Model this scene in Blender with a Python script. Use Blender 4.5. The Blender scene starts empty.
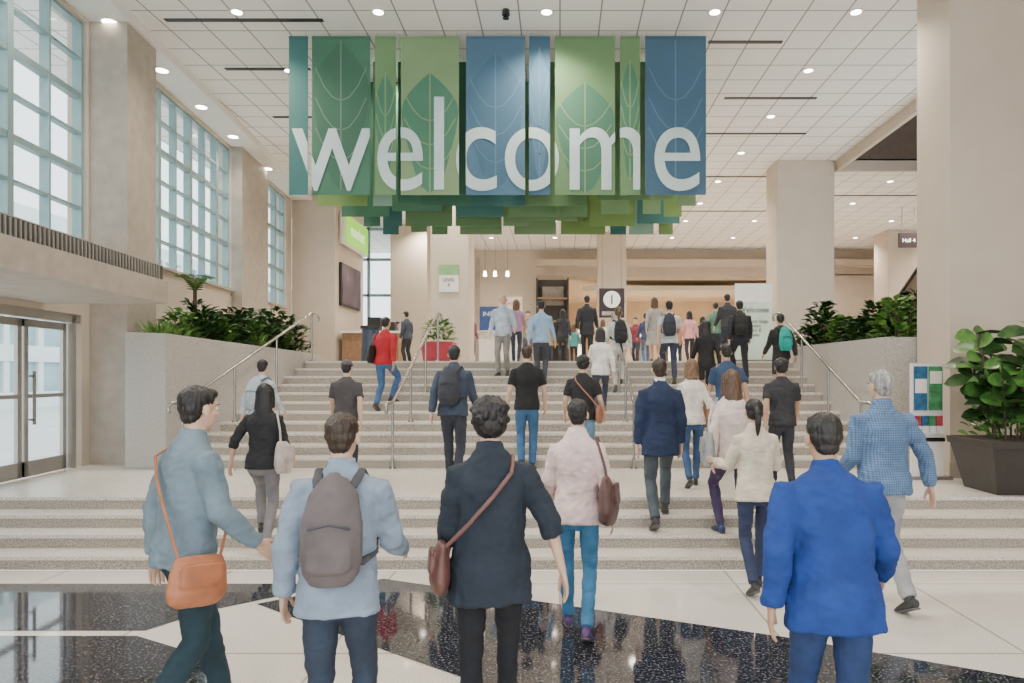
import bpy, bmesh, math, random
from mathutils import Vector, Matrix, noise
random.seed(7)
D=bpy.data; SC=bpy.context.scene
EYE=1.85; F=700.0; VX=560.0; VY=375.0
# ---------------------------------------------------------------- materials
MATS={}
def nt(name):
    m=D.materials.new(name); m.use_nodes=True
    t=m.node_tree; return m,t,t.nodes['Principled BSDF']
def mat(name,col,rough=.6,metal=0,var=.0,scale=8,bump=0,emit=0,spec=.5,stretch=None,bscale=None):
    if name in MATS: return MATS[name]
    m,t,b=nt(name); N=t.nodes; L=t.links
    b.inputs['Base Color'].default_value=(*col,1); b.inputs['Roughness'].default_value=rough
    b.inputs['Metallic'].default_value=metal; b.inputs['Specular IOR Level'].default_value=spec
    if emit:
        b.inputs['Emission Color'].default_value=(*col,1); b.inputs['Emission Strength'].default_value=emit
    if var or bump:
        tc=N.new('ShaderNodeTexCoord'); mp=N.new('ShaderNodeMapping'); L.new(tc.outputs['Object'],mp.inputs[0])
        if stretch: mp.inputs['Scale'].default_value=stretch
        nz=N.new('ShaderNodeTexNoise'); nz.inputs['Scale'].default_value=scale; nz.inputs['Detail'].default_value=4
        L.new(mp.outputs[0],nz.inputs[0])
        if var:
            r=N.new('ShaderNodeValToRGB'); L.new(nz.outputs['Fac'],r.inputs[0])
            r.color_ramp.elements[0].position=.3; r.color_ramp.elements[1].position=.7
            r.color_ramp.elements[0].color=(*[max(0,c*(1-var)) for c in col],1)
            r.color_ramp.elements[1].color=(*[min(1,c*(1+var)) for c in col],1)
            L.new(r.outputs[0],b.inputs['Base Color'])
        if bump:
            n2=N.new('ShaderNodeTexNoise'); n2.inputs['Scale'].default_value=bscale or scale*4
            L.new(mp.outputs[0],n2.inputs[0])
            bp=N.new('ShaderNodeBump'); bp.inputs['Strength'].default_value=bump; bp.inputs['Distance'].default_value=.01
            L.new(n2.outputs['Fac'],bp.inputs['Height']); L.new(bp.outputs[0],b.inputs['Normal'])
    MATS[name]=m; return m
def stone(name,c1,c2,c3,rough,scale,pos=(.35,.5,.62),grid=None,mort=(.5,.5,.48)):
    m,t,b=nt(name); N=t.nodes; L=t.links
    tc=N.new('ShaderNodeTexCoord')
    nz=N.new('ShaderNodeTexNoise'); nz.inputs['Scale'].default_value=scale; nz.inputs['Detail'].default_value=3
    L.new(tc.outputs['Object'],nz.inputs[0])
    r=N.new('ShaderNodeValToRGB'); L.new(nz.outputs['Fac'],r.inputs[0])
    e=r.color_ramp.elements; e[0].position=pos[0]; e[0].color=(*c1,1); e[1].position=pos[2]; e[1].color=(*c3,1)
    q=e.new(pos[1]); q.color=(*c2,1)
    out=r.outputs[0]
    if grid:
        bk=N.new('ShaderNodeTexBrick'); bk.offset=0; bk.inputs['Scale'].default_value=1
        bk.inputs['Brick Width'].default_value=grid[0]; bk.inputs['Row Height'].default_value=grid[1]
        bk.inputs['Mortar Size'].default_value=grid[2]; bk.inputs['Mortar'].default_value=(*mort,1)
        L.new(tc.outputs['Object'],bk.inputs['Vector']); L.new(out,bk.inputs['Color1']); L.new(out,bk.inputs['Color2'])
        out=bk.outputs['Color']
    L.new(out,b.inputs['Base Color']); b.inputs['Roughness'].default_value=rough
    MATS[name]=m; return m
M_floor=stone('terrazzo_light',(.54,.50,.44),(.68,.64,.57),(.78,.74,.68),.06,110,grid=(1.55,1.55,.010),mort=(.38,.34,.29))
M_dark=stone('granite_dark',(.012,.014,.018),(.034,.036,.046),(.22,.22,.25),.05,60,pos=(.4,.56,.72))
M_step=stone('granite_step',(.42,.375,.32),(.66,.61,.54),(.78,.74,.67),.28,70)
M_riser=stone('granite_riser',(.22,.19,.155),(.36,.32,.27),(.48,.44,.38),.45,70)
M_plant=stone('planter_stone',(.33,.31,.285),(.43,.405,.375),(.52,.49,.46),.5,70)
M_ceil=stone('ceiling_tile',(.84,.81,.78),(.87,.84,.81),(.90,.88,.85),.9,60,grid=(.61,.61,.012),mort=(.30,.28,.27))
M_wall=mat('wall_paint',(.56,.48,.395),.7,var=.04,scale=2)
M_wall2=mat('wall_stone',(.40,.35,.295),.6,var=.10,scale=5)
M_white=mat('white_paint',(.8,.78,.75),.6,var=.02)
M_steel=mat('brushed_steel',(.42,.41,.40),.25,1,var=.05,scale=30)
M_frame=mat('window_frame',(.24,.35,.36),.4,.1,var=.05)
M_dframe=mat('door_frame',(.40,.38,.35),.35,.5,var=.05)
M_grille=mat('grille_dark',(.05,.045,.04),.5,var=.1)
M_lamp=mat('lamp_glow',(1,.92,.78),.5,emit=24)
M_black=mat('black_plastic',(.02,.02,.022),.4,var=.1)
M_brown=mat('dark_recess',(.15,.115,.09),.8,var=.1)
M_soil=mat('soil',(.05,.035,.025),.95,var=.4,bump=.5,scale=20)
def glass(name,tint):
    m,t,b=nt(name); N=t.nodes; L=t.links
    tr=N.new('ShaderNodeBsdfTransparent'); tr.inputs[0].default_value=(*tint,1)
    gl=N.new('ShaderNodeBsdfGlossy'); gl.inputs['Roughness'].default_value=.03
    mx=N.new('ShaderNodeMixShader'); mx.inputs[0].default_value=.06; L.new(tr.outputs[0],mx.inputs[1]); L.new(gl.outputs[0],mx.inputs[2])
    L.new(mx.outputs[0],N['Material Output'].inputs[0]); MATS[name]=m; return m
M_glass=glass('window_glass',(.90,.98,.98))
def leafmat(name,c1,c2):
    m,t,b=nt(name); N=t.nodes; L=t.links
    tc=N.new('ShaderNodeTexCoord'); nz=N.new('ShaderNodeTexNoise'); nz.inputs['Scale'].default_value=9
    L.new(tc.outputs['Object'],nz.inputs[0]); r=N.new('ShaderNodeValToRGB'); L.new(nz.outputs[0],r.inputs[0])
    r.color_ramp.elements[0].position=.35; r.color_ramp.elements[1].position=.65
    r.color_ramp.elements[0].color=(*c1,1); r.color_ramp.elements[1].color=(*c2,1)
    L.new(r.outputs[0],b.inputs['Base Color']); b.inputs['Roughness'].default_value=.35
    MATS[name]=m; return m
M_leafd=leafmat('leaf_dark',(.010,.036,.010),(.04,.11,.022))
M_leafl=leafmat('leaf_light',(.06,.17,.03),(.20,.35,.08))
# ---------------------------------------------------------------- mesh helpers
def mesh_obj(name,verts,faces,mats,parent=None,midx=None,smooth=False):
    me=D.meshes.new(name); me.from_pydata([tuple(v) for v in verts],[],faces)
    for m in (mats if isinstance(mats,(list,tuple)) else [mats]): me.materials.append(m)
    if midx:
        me.polygons.foreach_set('material_index',midx)
    if smooth: me.polygons.foreach_set('use_smooth',[True]*len(faces))
    me.update(); o=D.objects.new(name,me); SC.collection.objects.link(o)
    if parent: o.parent=parent
    return o
def empty(name,loc=(0,0,0)):
    e=D.objects.new(name,None); SC.collection.objects.link(e); e.location=loc; return e
class MB:
    def __init__(s): s.v=[];s.f=[];s.m=[]
    def box(s,x0,x1,y0,y1,z0,z1,m=0):
        n=len(s.v); s.v+=[(x,y,z) for z in (z0,z1) for y in (y0,y1) for x in (x0,x1)]
        for f in [(0,2,3,1),(4,5,7,6),(0,1,5,4),(2,6,7,3),(0,4,6,2),(1,3,7,5)]:
            s.f.append(tuple(n+i for i in f)); s.m.append(m)
    def prism(s,pts,z0,z1,m=0):
        k=len(pts); n=len(s.v)
        z0=z0 if isinstance(z0,list) else [z0]*k; z1=z1 if isinstance(z1,list) else [z1]*k
        s.v+=[(p[0],p[1],z) for p,z in zip(pts,z0)]+[(p[0],p[1],z) for p,z in zip(pts,z1)]
        s.f.append(tuple(n+i for i in reversed(range(k)))); s.m.append(m)
        s.f.append(tuple(n+k+i for i in range(k))); s.m.append(m)
        for i in range(k):
            j=(i+1)%k; s.f.append((n+i,n+j,n+k+j,n+k+i)); s.m.append(m)
    def cyl(s,c,r0,r1,z0,z1,n=20,m=0,axis='z'):
        b=len(s.v)
        for z,r in ((z0,r0),(z1,r1)):
            for i in range(n):
                a=2*math.pi*i/n; u,v=r*math.cos(a),r*math.sin(a)
                s.v.append((c[0]+u,c[1]+v,z) if axis=='z' else (c[0]+u,z,c[1]+v) if axis=='y' else (z,c[0]+u,c[1]+v))
        s.f.append(tuple(b+i for i in range(n))); s.m.append(m)
        s.f.append(tuple(b+n+i for i in range(n))); s.m.append(m)
        for i in range(n): s.f.append((b+i,b+(i+1)%n,b+n+(i+1)%n,b+n+i)); s.m.append(m)
    def obj(s,name,mats,parent=None,bevel=0,smooth=False,seg=2):
        o=mesh_obj(name,s.v,s.f,mats,parent,s.m,smooth)
        bm=bmesh.new(); bm.from_mesh(o.data); bmesh.ops.recalc_face_normals(bm,faces=bm.faces); bm.to_mesh(o.data); bm.free()
        if bevel:
            b=o.modifiers.new('bevel','BEVEL'); b.width=bevel; b.segments=seg; b.limit_method='ANGLE'
        return o
def text(name,s,loc,size,m,parent=None,rot=(math.pi/2,0,0),width=None,ext=.002,align='CENTER'):
    c=D.curves.new(name+'_c','FONT'); c.body=s; c.size=size; c.extrude=ext; c.align_x=align
    o=D.objects.new(name+'_t',c); SC.collection.objects.link(o)
    dg=bpy.context.evaluated_depsgraph_get(); me=D.meshes.new_from_object(o.evaluated_get(dg))
    D.objects.remove(o); me.materials.clear(); me.materials.append(m)
    n=D.objects.new(name,me); SC.collection.objects.link(n); n.location=loc; n.rotation_euler=rot
    if parent: n.parent=parent
    return n
def curve(name,pts,r,m,parent=None,cyclic=False,smooth=False):
    c=D.curves.new(name,'CURVE'); c.dimensions='3D'; c.bevel_depth=r; c.bevel_resolution=3; c.use_fill_caps=True
    sp=c.splines.new('POLY'); sp.points.add(len(pts)-1)
    for p,q in zip(sp.points,pts): p.co=(*q,1)
    sp.use_cyclic_u=cyclic; c.materials.append(m)
    o=D.objects.new(name,c); SC.collection.objects.link(o)
    if parent: o.parent=parent
    return o
# ---------------------------------------------------------------- ground profile
RIS=[]
z=0
for i in range(4): z+=.13; RIS.append((6.64+.33*i,z))
for i in range(11): z+=.1455; RIS.append((10.0+.36*i,z))
ZTOP=z; YTOP=RIS[-1][0]
def ground(y):
    g=0
    for r,zz in RIS:
        if y>=r: g=zz
    return g
WX=lambda y:-5.95-.1*y          # left wall line
# floor
b=MB(); b.prism([(WX(-3),-3),(7.5,-3),(7.5,6.63),(WX(6.63),6.63)],-.2,0); b.obj('floor',[M_floor])
def inlay(name,pts,m,z=.003): 
    n=len(pts); mesh_obj(name,[(p[0],p[1],z) for p in pts],[tuple(range(n))],m)
inlay('floor_inlay',[(-1.6,6.35),(-2.45,5.65),(-1.25,4.75),(-.35,4.1),(1.3,2.6),(5.2,2.0),(3.6,3.85),(1.62,4.92)],M_dark)
inlay('floor_inlay',[(-6.4,6.2),(-6.4,5.06),(-3.0,5.06),(-2.75,5.5),(-1.95,6.2)],M_dark)
inlay('floor_inlay',[(-6.2,4.96),(-6.2,3.2),(-2.3,3.2),(-2.0,4.25),(-2.45,4.66),(-3.0,4.96)],M_dark)
# stairs
b=MB()
def lq(b,y0,y1,z0,z1,m): b.prism([(WX(y0)+.002,y0),(7.49 if y0<9 else 5.0,y0),(7.49 if y0<9 else 5.0,y1),(WX(y1)+.002,y1)],z0,z1,m)
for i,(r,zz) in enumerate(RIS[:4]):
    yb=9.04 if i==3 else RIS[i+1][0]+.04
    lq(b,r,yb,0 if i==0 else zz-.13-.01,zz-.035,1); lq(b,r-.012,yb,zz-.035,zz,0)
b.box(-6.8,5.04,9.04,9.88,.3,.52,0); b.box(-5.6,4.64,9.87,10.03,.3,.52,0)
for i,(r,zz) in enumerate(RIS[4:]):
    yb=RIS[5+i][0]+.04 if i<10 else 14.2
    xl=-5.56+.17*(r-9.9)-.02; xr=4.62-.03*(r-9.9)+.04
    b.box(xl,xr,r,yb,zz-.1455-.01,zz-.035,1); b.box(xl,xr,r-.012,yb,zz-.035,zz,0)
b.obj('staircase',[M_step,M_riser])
b=MB(); b.prism([(-7.0,9.88),(-6.16,9.88),(-6.16,10.42),(-7.0,10.42)],.3,.52); b.obj('floor_landing',[M_step])
b=MB(); b.prism([(WX(14.6)+.01,14.6),(-4.85,14.6),(-4.85,14.2),(4.5,14.2),(4.5,14.65),(16.8,14.65),(16.8,30.2),(WX(30),30.2)],ZTOP-.3,ZTOP); b.obj('floor_upper',[M_step])
# ---------------------------------------------------------------- planters
b=MB()
o1=[(-6.15,9.9),(-5.58,9.9),(-4.98,13.4),(-4.98,14.58)]
b.prism([o1[0],o1[1],o1[2],o1[3],(-5.14,14.58),(-5.14,13.42),(-5.72,10.06),(-5.99,10.06),(-5.99,10.38),(-6.15,10.38)],0,[2.46,2.44,2.30,2.28,2.28,2.30,2.44,2.45,2.45,2.46])
b.prism([(-5.99,10.06),(-5.72,10.06),(-5.14,13.42),(-5.14,14.55),(-7.3,14.55),(-7.05,11.35),(-6.4,11.35),(-6.4,10.45),(-5.99,10.4)],.5,2.16,1)
b.obj('stair_planter',[M_plant,M_soil])
b=MB()
b.prism([(4.62,9.95),(7.4,9.95),(7.4,10.11),(4.78,10.11),(4.68,13.4),(4.68,14.6),(4.52,14.6),(4.52,13.4)],0,2.39)
b.prism([(4.78,10.11),(7.4,10.11),(7.4,14.6),(4.68,14.6),(4.68,13.4)],.5,2.2,1)
b.obj('stair_planter',[M_plant,M_soil])
# ---------------------------------------------------------------- foliage
def leaves(name,spots,mats,parent=None,flat=False):
    v=[];f=[];mi=[]
    for p,d,l,w,m in spots:
        p=Vector(p); d=Vector(d).normalized()
        s=d.cross(Vector((random.uniform(-.3,.3),random.uniform(-.3,.3),1)))
        if flat: s=d.cross(Vector((random.uniform(-.9,.9),random.uniform(-1.2,-.2),.7)))
        if s.length<.1: s=Vector((1,0,0))
        s.normalize(); u=s.cross(d)
        n=len(v)
        prof=[(0,.08),(.2,.62),(.45,.95),(.7,1),(.9,.65),(1,.05)] if flat else [(0,.08),(.25,.8),(.55,1),(.82,.6),(1,.04)]
        for t,ww in prof:
            c=p+d*l*t-Vector((0,0,1))*l*.28*t*t
            v+= [c-s*w*ww*.5+u*w*.12*ww,c-u*w*.03,c+s*w*ww*.5+u*w*.12*ww]
        for i in range(len(prof)-1):
            a=n+i*3
            f+=[(a,a+1,a+4,a+3),(a+1,a+2,a+5,a+4)]; mi+=[m,m]
    return mesh_obj(name,v,f,mats,parent,mi,True)
def bush(spots,c,r,h,n,ll,lw,m):
    for _ in range(n):
        a=random.uniform(0,6.28); rr=r*math.sqrt(random.random()); zz=random.random()
        k=math.sqrt(max(0,1-(zz*.95)**2))
        p=(c[0]+rr*k*math.cos(a),c[1]+rr*k*math.sin(a),c[2]+.05+h*zz)
        spots.append((p,(math.cos(a)+random.uniform(-.5,.5),math.sin(a)+random.uniform(-.5,.5),random.uniform(.1,1.2)),ll*random.uniform(.7,1.2),lw*random.uniform(.7,1.2),m))
def stems(b,c,r,h,n,m):
    for _ in range(n):
        a=random.uniform(0,6.28); rr=r*random.random()*.7
        b.cyl((c[0]+rr*math.cos(a),c[1]+rr*math.sin(a)),.012,.006,c[2]-.05,c[2]+h*.8,5,m)
def shrubs(name,cs,z,mats):
    sp=[]; st=MB(); 
    for (x,y,r,h,n,ll,lw,m) in cs:
        bush(sp,(x,y,z),r,h,n,ll,lw,m); stems(st,(x,y,z),r,h,8,0)
    o=leaves(name,sp,mats); s=st.obj('stems',[mat('bark',(.09,.06,.04),.9,var=.2)],o); return o
cs=[]
for i in range(12):
    t=i/11; y=10.75+t*3.4; x=-5.85+t*.5
    cs.append((x,y,.28,.52+.26*random.random(),190,.17,.085,0 if i%3 else 1))
    if y>11.6: cs.append((x-.45,y+.1,.28,.75+.25*random.random(),110,.18,.09,0))
shrubs('planter_shrubs',cs,2.16,[M_leafd,M_leafl])
sp=[]
for (x,y,h) in [(-5.88,10.28,.7),(-5.74,10.5,.6),(-5.85,10.75,.7),(-5.45,12.6,.6)]:
    for k in range(70):
        a=random.uniform(0,6.28); e=random.uniform(.9,2.8)
        sp.append(((x,y,2.16),(math.cos(a)*.6,math.sin(a)*.6,e),h*random.uniform(.7,1.1),.05,1))
leaves('spiky_grass_plant',sp,[M_leafd,M_leafl])
sp=[];
for k in range(16):
    a=k*.4; d=Vector((math.cos(a)*.5,math.sin(a)*.5,.9)).normalized(); p0=Vector((-6.1,11.7,3.25))
    for j in range(14):
        t=j/13; c=p0+d*.6*t-Vector((0,0,.3*t*t))
        s=d.cross(Vector((0,0,1))).normalized()
        for sg in (1,-1): sp.append((c,s*sg+d*.7,.15*(1-.6*t),.025,1))
o=leaves('potted_palm',sp,[M_leafd,M_leafl]); bb=MB(); bb.cyl((-6.1,11.7),.04,.03,2.16,3.3,8); bb.obj('trunk',[MATS['bark']],o)
cs=[]
for i in range(15):
    x=random.uniform(5.1,6.9) if i>7 else 5.0+.1*random.random(); y=10.5+ (i%8)*.5
    cs.append((x,y,.32,.50+.50*random.random(),230,.18,.1,0 if i%4 else 1))
shrubs('planter_shrubs',cs,2.2,[M_leafd,M_leafl])
E=empty('fiddle_leaf_fig',(5.15,8.05,.52))
b=MB(); 
def frust(b,cx,cy,a0,a1,z0,z1,m): 
    i=len(b.v); b.v+=[(cx+sx*a,cy+sy*a,z) for z,a in((z0,a0),(z1,a1)) for sx,sy in((-1,-1),(1,-1),(1,1),(-1,1))]
    for f in [(3,2,1,0),(4,5,6,7),(0,1,5,4),(1,2,6,5),(2,3,7,6),(3,0,4,7)]: b.f.append(tuple(i+q for q in f)); b.m.append(m)
frust(b,0,0,.32,.43,0,.52,0); frust(b,0,0,.45,.46,.52,.60,0); frust(b,0,0,.42,.42,.598,.604,1)
b.obj('pot',[mat('pot_charcoal',(.035,.03,.028),.45,var=.15),M_soil],E,bevel=.01)
sp=[]; st=MB()
for k in range(8):
    a=k*.8; x,y=.15*math.cos(a),.15*math.sin(a); tx,ty=x*2.5,y*2.5; h=1.1+.25*random.random()-(.38 if k%2 else 0)
    for j in range(20):
        t=.25+.75*j/19; aa=j*2.4+k; px,py=x+(tx-x)*t,y+(ty-y)*t
        sp.append(((px,py,.6+h*t),(math.cos(aa),math.sin(aa),random.uniform(.1,.9)),.31*random.uniform(.8,1.2),.21*random.uniform(.8,1.15),1 if random.random()<.6 else 0))
    for j in range(6):
        t=j/6; st.cyl((x+(tx-x)*t,y+(ty-y)*t),.014,.012,.6+h*t,.6+h*(t+1/6)+.01,6)
for _ in range(90):
    a=random.uniform(0,6.28); rr=.4*math.sqrt(random.random()); sp.append(((rr*math.cos(a),rr*math.sin(a),.61+random.uniform(0,.2)),(math.cos(a),math.sin(a),.8),.14,.06,1))
leaves('leaves',sp,[M_leafd,leafmat('leaf_fig',(.045,.14,.03),(.12,.27,.055))],E,True); st.obj('stems',[MATS['bark']],E)
# ---------------------------------------------------------------- left wall
def wb(b,y0,y1,z0,z1,o0,o1,m=0):
    b.prism([(WX(y0)+o0,y0),(WX(y0)+o1,y0),(WX(y1)+o1,y1),(WX(y1)+o0,y1)],z0,z1,m)
b=MB(); SILL=3.76
wb(b,-3,5.0,0,SILL,-.3,0); wb(b,10.2,21.0,.0,SILL,-.3,0); wb(b,5.0,10.2,2.72,SILL,-.3,0); wb(b,5.0,10.2,0,.5,-.3,0)
wb(b,-3,2.5,SILL,7.25,-.3,0); wb(b,10.35,11.4,SILL,7.25,-.3,0)
wb(b,16.1,18.1,SILL,7.25,-.3,.0); wb(b,2.5,21,7.05,7.25,-.3,0); wb(b,20.4,21.0,SILL,7.25,-.3,0)
b.obj('wall_left',[M_wall,M_wall2])
b=MB(); wb(b,10.4,11.3,.52,7.10,.002,.56); b.obj('wall_pilaster',[M_wall2])
b=MB(); wb(b,16.1,18.0,2.0,7.10,.002,.25); b.obj('wall_pilaster',[M_wall2])
b=MB(); wb(b,-3,21,7.10,7.25,.002,.62); b.obj('trim_1',[M_white])
def window(name,y0,y1,nv,nh,z0=SILL,z1=7.05):
    E=empty(name); b=MB()
    for i in range(nv+1):
        y=y0+(y1-y0)*i/nv; w=.055 if i%2==0 else .02
        wb(b,max(y0,y-w),min(y1,y+w),z0,z1,-.2,-.06)
    for j in range(nh+1):
        zz=z0+(z1-z0)*j/nh; w=.045 if j%2==0 else .018
        wb(b,y0,y1,max(z0,zz-w),min(z1,zz+w),-.18,-.07)
    b.obj('frame',[M_frame],E)
    mesh_obj('glass',[(WX(y0)-.125,y0,z0),(WX(y1)-.125,y1,z0),(WX(y1)-.125,y1,z1),(WX(y0)-.125,y0,z1)],[(0,1,2,3)],M_glass,E)
    b=MB(); wb(b,y0,y1,z0,z0+.05,-.1,.08); b.obj('sill',[M_wall2],E)
window('window_1',2.5,10.35,10,6); window('window_2',11.4,16.1,7,6); window('window_3',18.1,20.4,3,6)
# canopy
E=empty('door_canopy'); b=MB()
wb(b,2.0,9.35,2.8,3.10,0.01,1.65); b.obj('canopy_box',[M_wall2],E)
b=MB(); wb(b,2.0,9.37,3.10,3.30,0.01,1.57,0)
yy=2.1
while yy<9.3:
    wb(b,yy,yy+.018,3.11,3.29,1.57,1.585,1); yy+=.07
b.obj('grille',[M_grille,M_dframe],E)
def door(name,y0,y1):
    E=empty(name); b=MB(); z0,z1=.525,2.58
    for (a,c,p,q) in [(y0,y0+.08,z0,z1),(y1-.08,y1,z0,z1),(y0,y1,z0,z0+.2),(y0,y1,z1-.1,z1)]: wb(b,a,c,p,q,-.12,-.07)
    wb(b,y0+.08,y1-.08,1.55,1.60,-.11,-.02); wb(b,y0+.1,y0+.13,1.2,1.9,-.03,0); wb(b,y0+.1,y0+.13,1.25,1.28,-.08,-.01); wb(b,y0+.1,y0+.13,1.82,1.85,-.08,-.01)
    b.obj('leaf_frame',[M_dframe],E); mesh_obj('glass',[(WX(y0)-.1,y0,z0),(WX(y1)-.1,y1,z0),(WX(y1)-.1,y1,z1),(WX(y0)-.1,y0,z1)],[(0,1,2,3)],M_glass,E)
door('door_1',9.05,9.95); door('door_2',8.1,9.0); door('door_3',6.9,7.8); door('door_4',5.9,6.8)
b=MB()
for y in (5.0,5.8,7.85,10.0): wb(b,y,y+.1,.52,2.7,-.16,-.02)
wb(b,5.0,10.2,2.6,2.72,-.16,-.02); b.obj('trim_2',[M_dframe])
# exterior
M_ext=mat('exterior_facade',(.70,.76,.78),.7,var=.05,scale=1); M_extg=mat('exterior_glazing',(.28,.42,.46),.3,var=.2,scale=.8)
b=MB(); b.box(-60,-9.3,-20,90,-.3,0); b.obj('exterior_ground',[mat('exterior_paving',(.6,.62,.62),.8,var=.08,scale=1)])
b=MB(); b.box(-34,-30,-5,80,0,11,1)
for i in range(34): b.box(-30.0,-29.8,-5+i*2.5,-4.6+i*2.5,0,11,0)
for k in range(5): b.box(-30,-29.75,-5,80,k*2.6,k*2.6+.9,0)
b.obj('exterior_building',[M_ext,M_extg])
# ---------------------------------------------------------------- ceiling
b=MB(); b.box(-9.2,7,-3,31,7.25,7.45); b.box(7,17,17.7,31,7.25,7.45); b.obj('ceiling',[M_ceil])
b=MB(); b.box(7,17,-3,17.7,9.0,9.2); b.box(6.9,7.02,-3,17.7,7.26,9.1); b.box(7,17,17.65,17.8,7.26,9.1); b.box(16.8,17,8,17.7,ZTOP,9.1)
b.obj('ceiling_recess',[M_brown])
b=MB(); b.box(6.96,7.06,-3,17.75,7.0,7.3); b.box(7.06,17,17.65,17.75,7.0,7.3); b.obj('trim_3',[M_wall])
def spot(x,y,z,e,col=(1,.90,.77),size=2.5,r=.12):
    l=D.lights.new('downlight_beam','SPOT'); l.energy=e; l.color=col; l.spot_size=size; l.spot_blend=.9; l.shadow_soft_size=r
    o=D.objects.new('downlight_beam',l); SC.collection.objects.link(o); o.location=(x,y,z); o.parent=LP
LP=empty('ceiling_downlights'); b=MB()
pos=[]
for y in (4,7.2,10.4,12.4,14.6,17,19.5,22,24.5,27.5):
    for x in (-4.8,-2.7,-.2,2.3,4.4): pos.append((x,y))
    if y>18:
        for x in (6.8,9.2,11.6,14): pos.append((x,y))
for (x,y) in pos:
    b.cyl((x,y),.075,.075,7.235,7.249,16,0); b.cyl((x,y),.11,.10,7.238,7.252,20,1)
for y in (8.6,10.4,12.05,13.7,15.4,17.8):
    x=WX(y)+.30; b.cyl((x,y),.10,.10,7.085,7.099,16,0); b.cyl((x,y),.14,.13,7.09,7.101,20,1)
b.obj('downlights',[M_lamp,M_white],LP)
for i,(x,y) in enumerate(pos):
    if (i%2==0): spot(x,y,7.2,430 if y<16 else 620)
for y in (8.6,12.05,15.4): spot(WX(y)+.5,y,7.05,160)
b=MB()
for (x0,x1,y) in [(-6.0,-3.6,10.6),(-5.9,-4.4,12.3),(2.4,3.6,11.3),(3.2,5,13.6),(-6,-4.5,14.6),(1.5,5.5,15.6),(2.0,6.5,19.0),(7.2,11,21),(-2,3.5,19.0),(-2,7,23)]:
    b.box(x0,x1,y,y+.08,7.235,7.252)
b.obj('ceiling_slot_diffuser',[M_black])
b=MB(); b.cyl((-.8,10.35),.06,.05,7.17,7.25,16); b.cyl((-.8,10.35),.05,.02,7.12,7.17,16); b.obj('security_camera_dome',[M_black])
# ---------------------------------------------------------------- right column/wall
b=MB(); b.box(5.05,7.6,9.06,9.9,.0,7.3); b.obj('wall_right',[M_wall])
b=MB(); b.box(7.5,7.8,-3,9.05,0,9.1); b.obj('wall_right',[M_wall])
b=MB(); b.box(5.03,7.5,9.03,9.06,.52,.72); b.obj('baseboard_right',[M_wall2])
def column(x0,x1,y0,y1,z0=ZTOP,z1=7.25,m=M_wall):
    b=MB(); b.box(x0,x1,y0,y1,z0,z1); b.box(x0-.02,x1+.02,y0-.02,y1+.02,z0,z0+.25)
    b.obj('column',[m],bevel=.015)
column(5.45,6.9,17.6,18.5); column(-3.34,-2.35,18,19.2); column(1.44,2.5,26.4,27.4); column(12.2,13.5,26,27.2); column(-6.05,-4.75,25,26.2)
b=MB(); b.box(-8.05,-6.75,21.0,24.0,ZTOP-.3,7.25); b.obj('wall_left_block',[M_wall],bevel=.01)
b=MB(); b.box(-6.2,-1.0,30.2,30.5,ZTOP-.4,7.3); b.box(-1.0,17,30.2,30.5,6.15,7.3); b.box(11,17,30.2,30.5,ZTOP-.4,6.2); b.box(-1.0,17,29.6,30.2,6.5,6.75)
b.box(-3.6,-3.45,30.1,30.25,ZTOP,6.9,1)
b.obj('wall_back',[M_wall,M_wall2])
b=MB(); b.box(16.8,17,17.8,31,ZTOP-.4,7.25); b.obj('wall_right_back',[M_wall])
M_lob=mat('lobby_warm',(.66,.55,.42),.7,var=.1,scale=1)
b=MB(); b.box(-2,12,30.5,40,ZTOP-.3,ZTOP); b.box(-2,12,30.5,40,6.0,6.2); b.box(-2,12,40,40.2,ZTOP,6.2); b.box(-2.2,-2,30.5,40,ZTOP,6.2); b.box(11.8,12,30.5,40,ZTOP,6.2)
b.obj('wall_back_lobby',[M_lob])
b=MB(); pts=[(1.0+9.5*i/16,31.0+2.2*math.sin(math.pi*i/16)) for i in range(17)]
poly=pts+[(10.5,30.6),(1.0,30.6)]
b.prism(list(reversed(poly)),5.55,5.75); b.obj('curved_soffit',[mat('soffit_cream',(.68,.60,.47),.6,var=.05)])
b=MB()
for i,x in enumerate([-.6,.7,2.8,4.4,6,7.8,9.4]):
    b.box(x,x+.9,39.7,39.95,ZTOP,4.6,i%2); b.box(x+.1,x+.8,39.6,39.7,4.0,4.4,2)
    b.box(x+.15,x+.75,39.62,39.7,2.6,3.6,2 if i%3 else 3)
b.obj('shop_display',[mat('shop_dark',(.06,.05,.04),.5,var=.2),mat('shop_wood',(.30,.19,.11),.5,var=.2),mat('shop_glow',(1,.88,.68),.5,emit=3),mat('shop_blue',(.1,.25,.5),.5,var=.2)])
for x,y in ((1,34),(5,34),(9,34),(3,37.5),(7,37.5)): spot(x,y,5.9,800,(1,.87,.7))
b=MB(); 
for k in range(4): b.box(-1.0,.35,29.2,29.75,ZTOP+.05+k*.95,ZTOP+.12+k*.95,1)
b.box(-1.0,-.93,29.2,29.8,ZTOP,5.9,0); b.box(.3,.37,29.2,29.8,ZTOP,5.9,0); b.box(-1,.37,29.75,29.8,ZTOP,5.9,0); b.box(-.75,.15,29.7,29.745,4.8,5.6,2)
b.obj('display_cabinet',[M_grille,MATS['shop_wood'],mat('poster_grey',(.35,.33,.3),.5,var=.3,scale=3)])
E=empty('window_4'); b=MB(); 
for x in (-8.8,-7.9,-7.0,-6.15): b.box(x,x+.08,25.4,25.55,ZTOP,7.25)
for zz in (ZTOP,3.4,4.7,6.0,7.1): b.box(-8.8,-6.07,25.4,25.55,zz,zz+.09)
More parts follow.
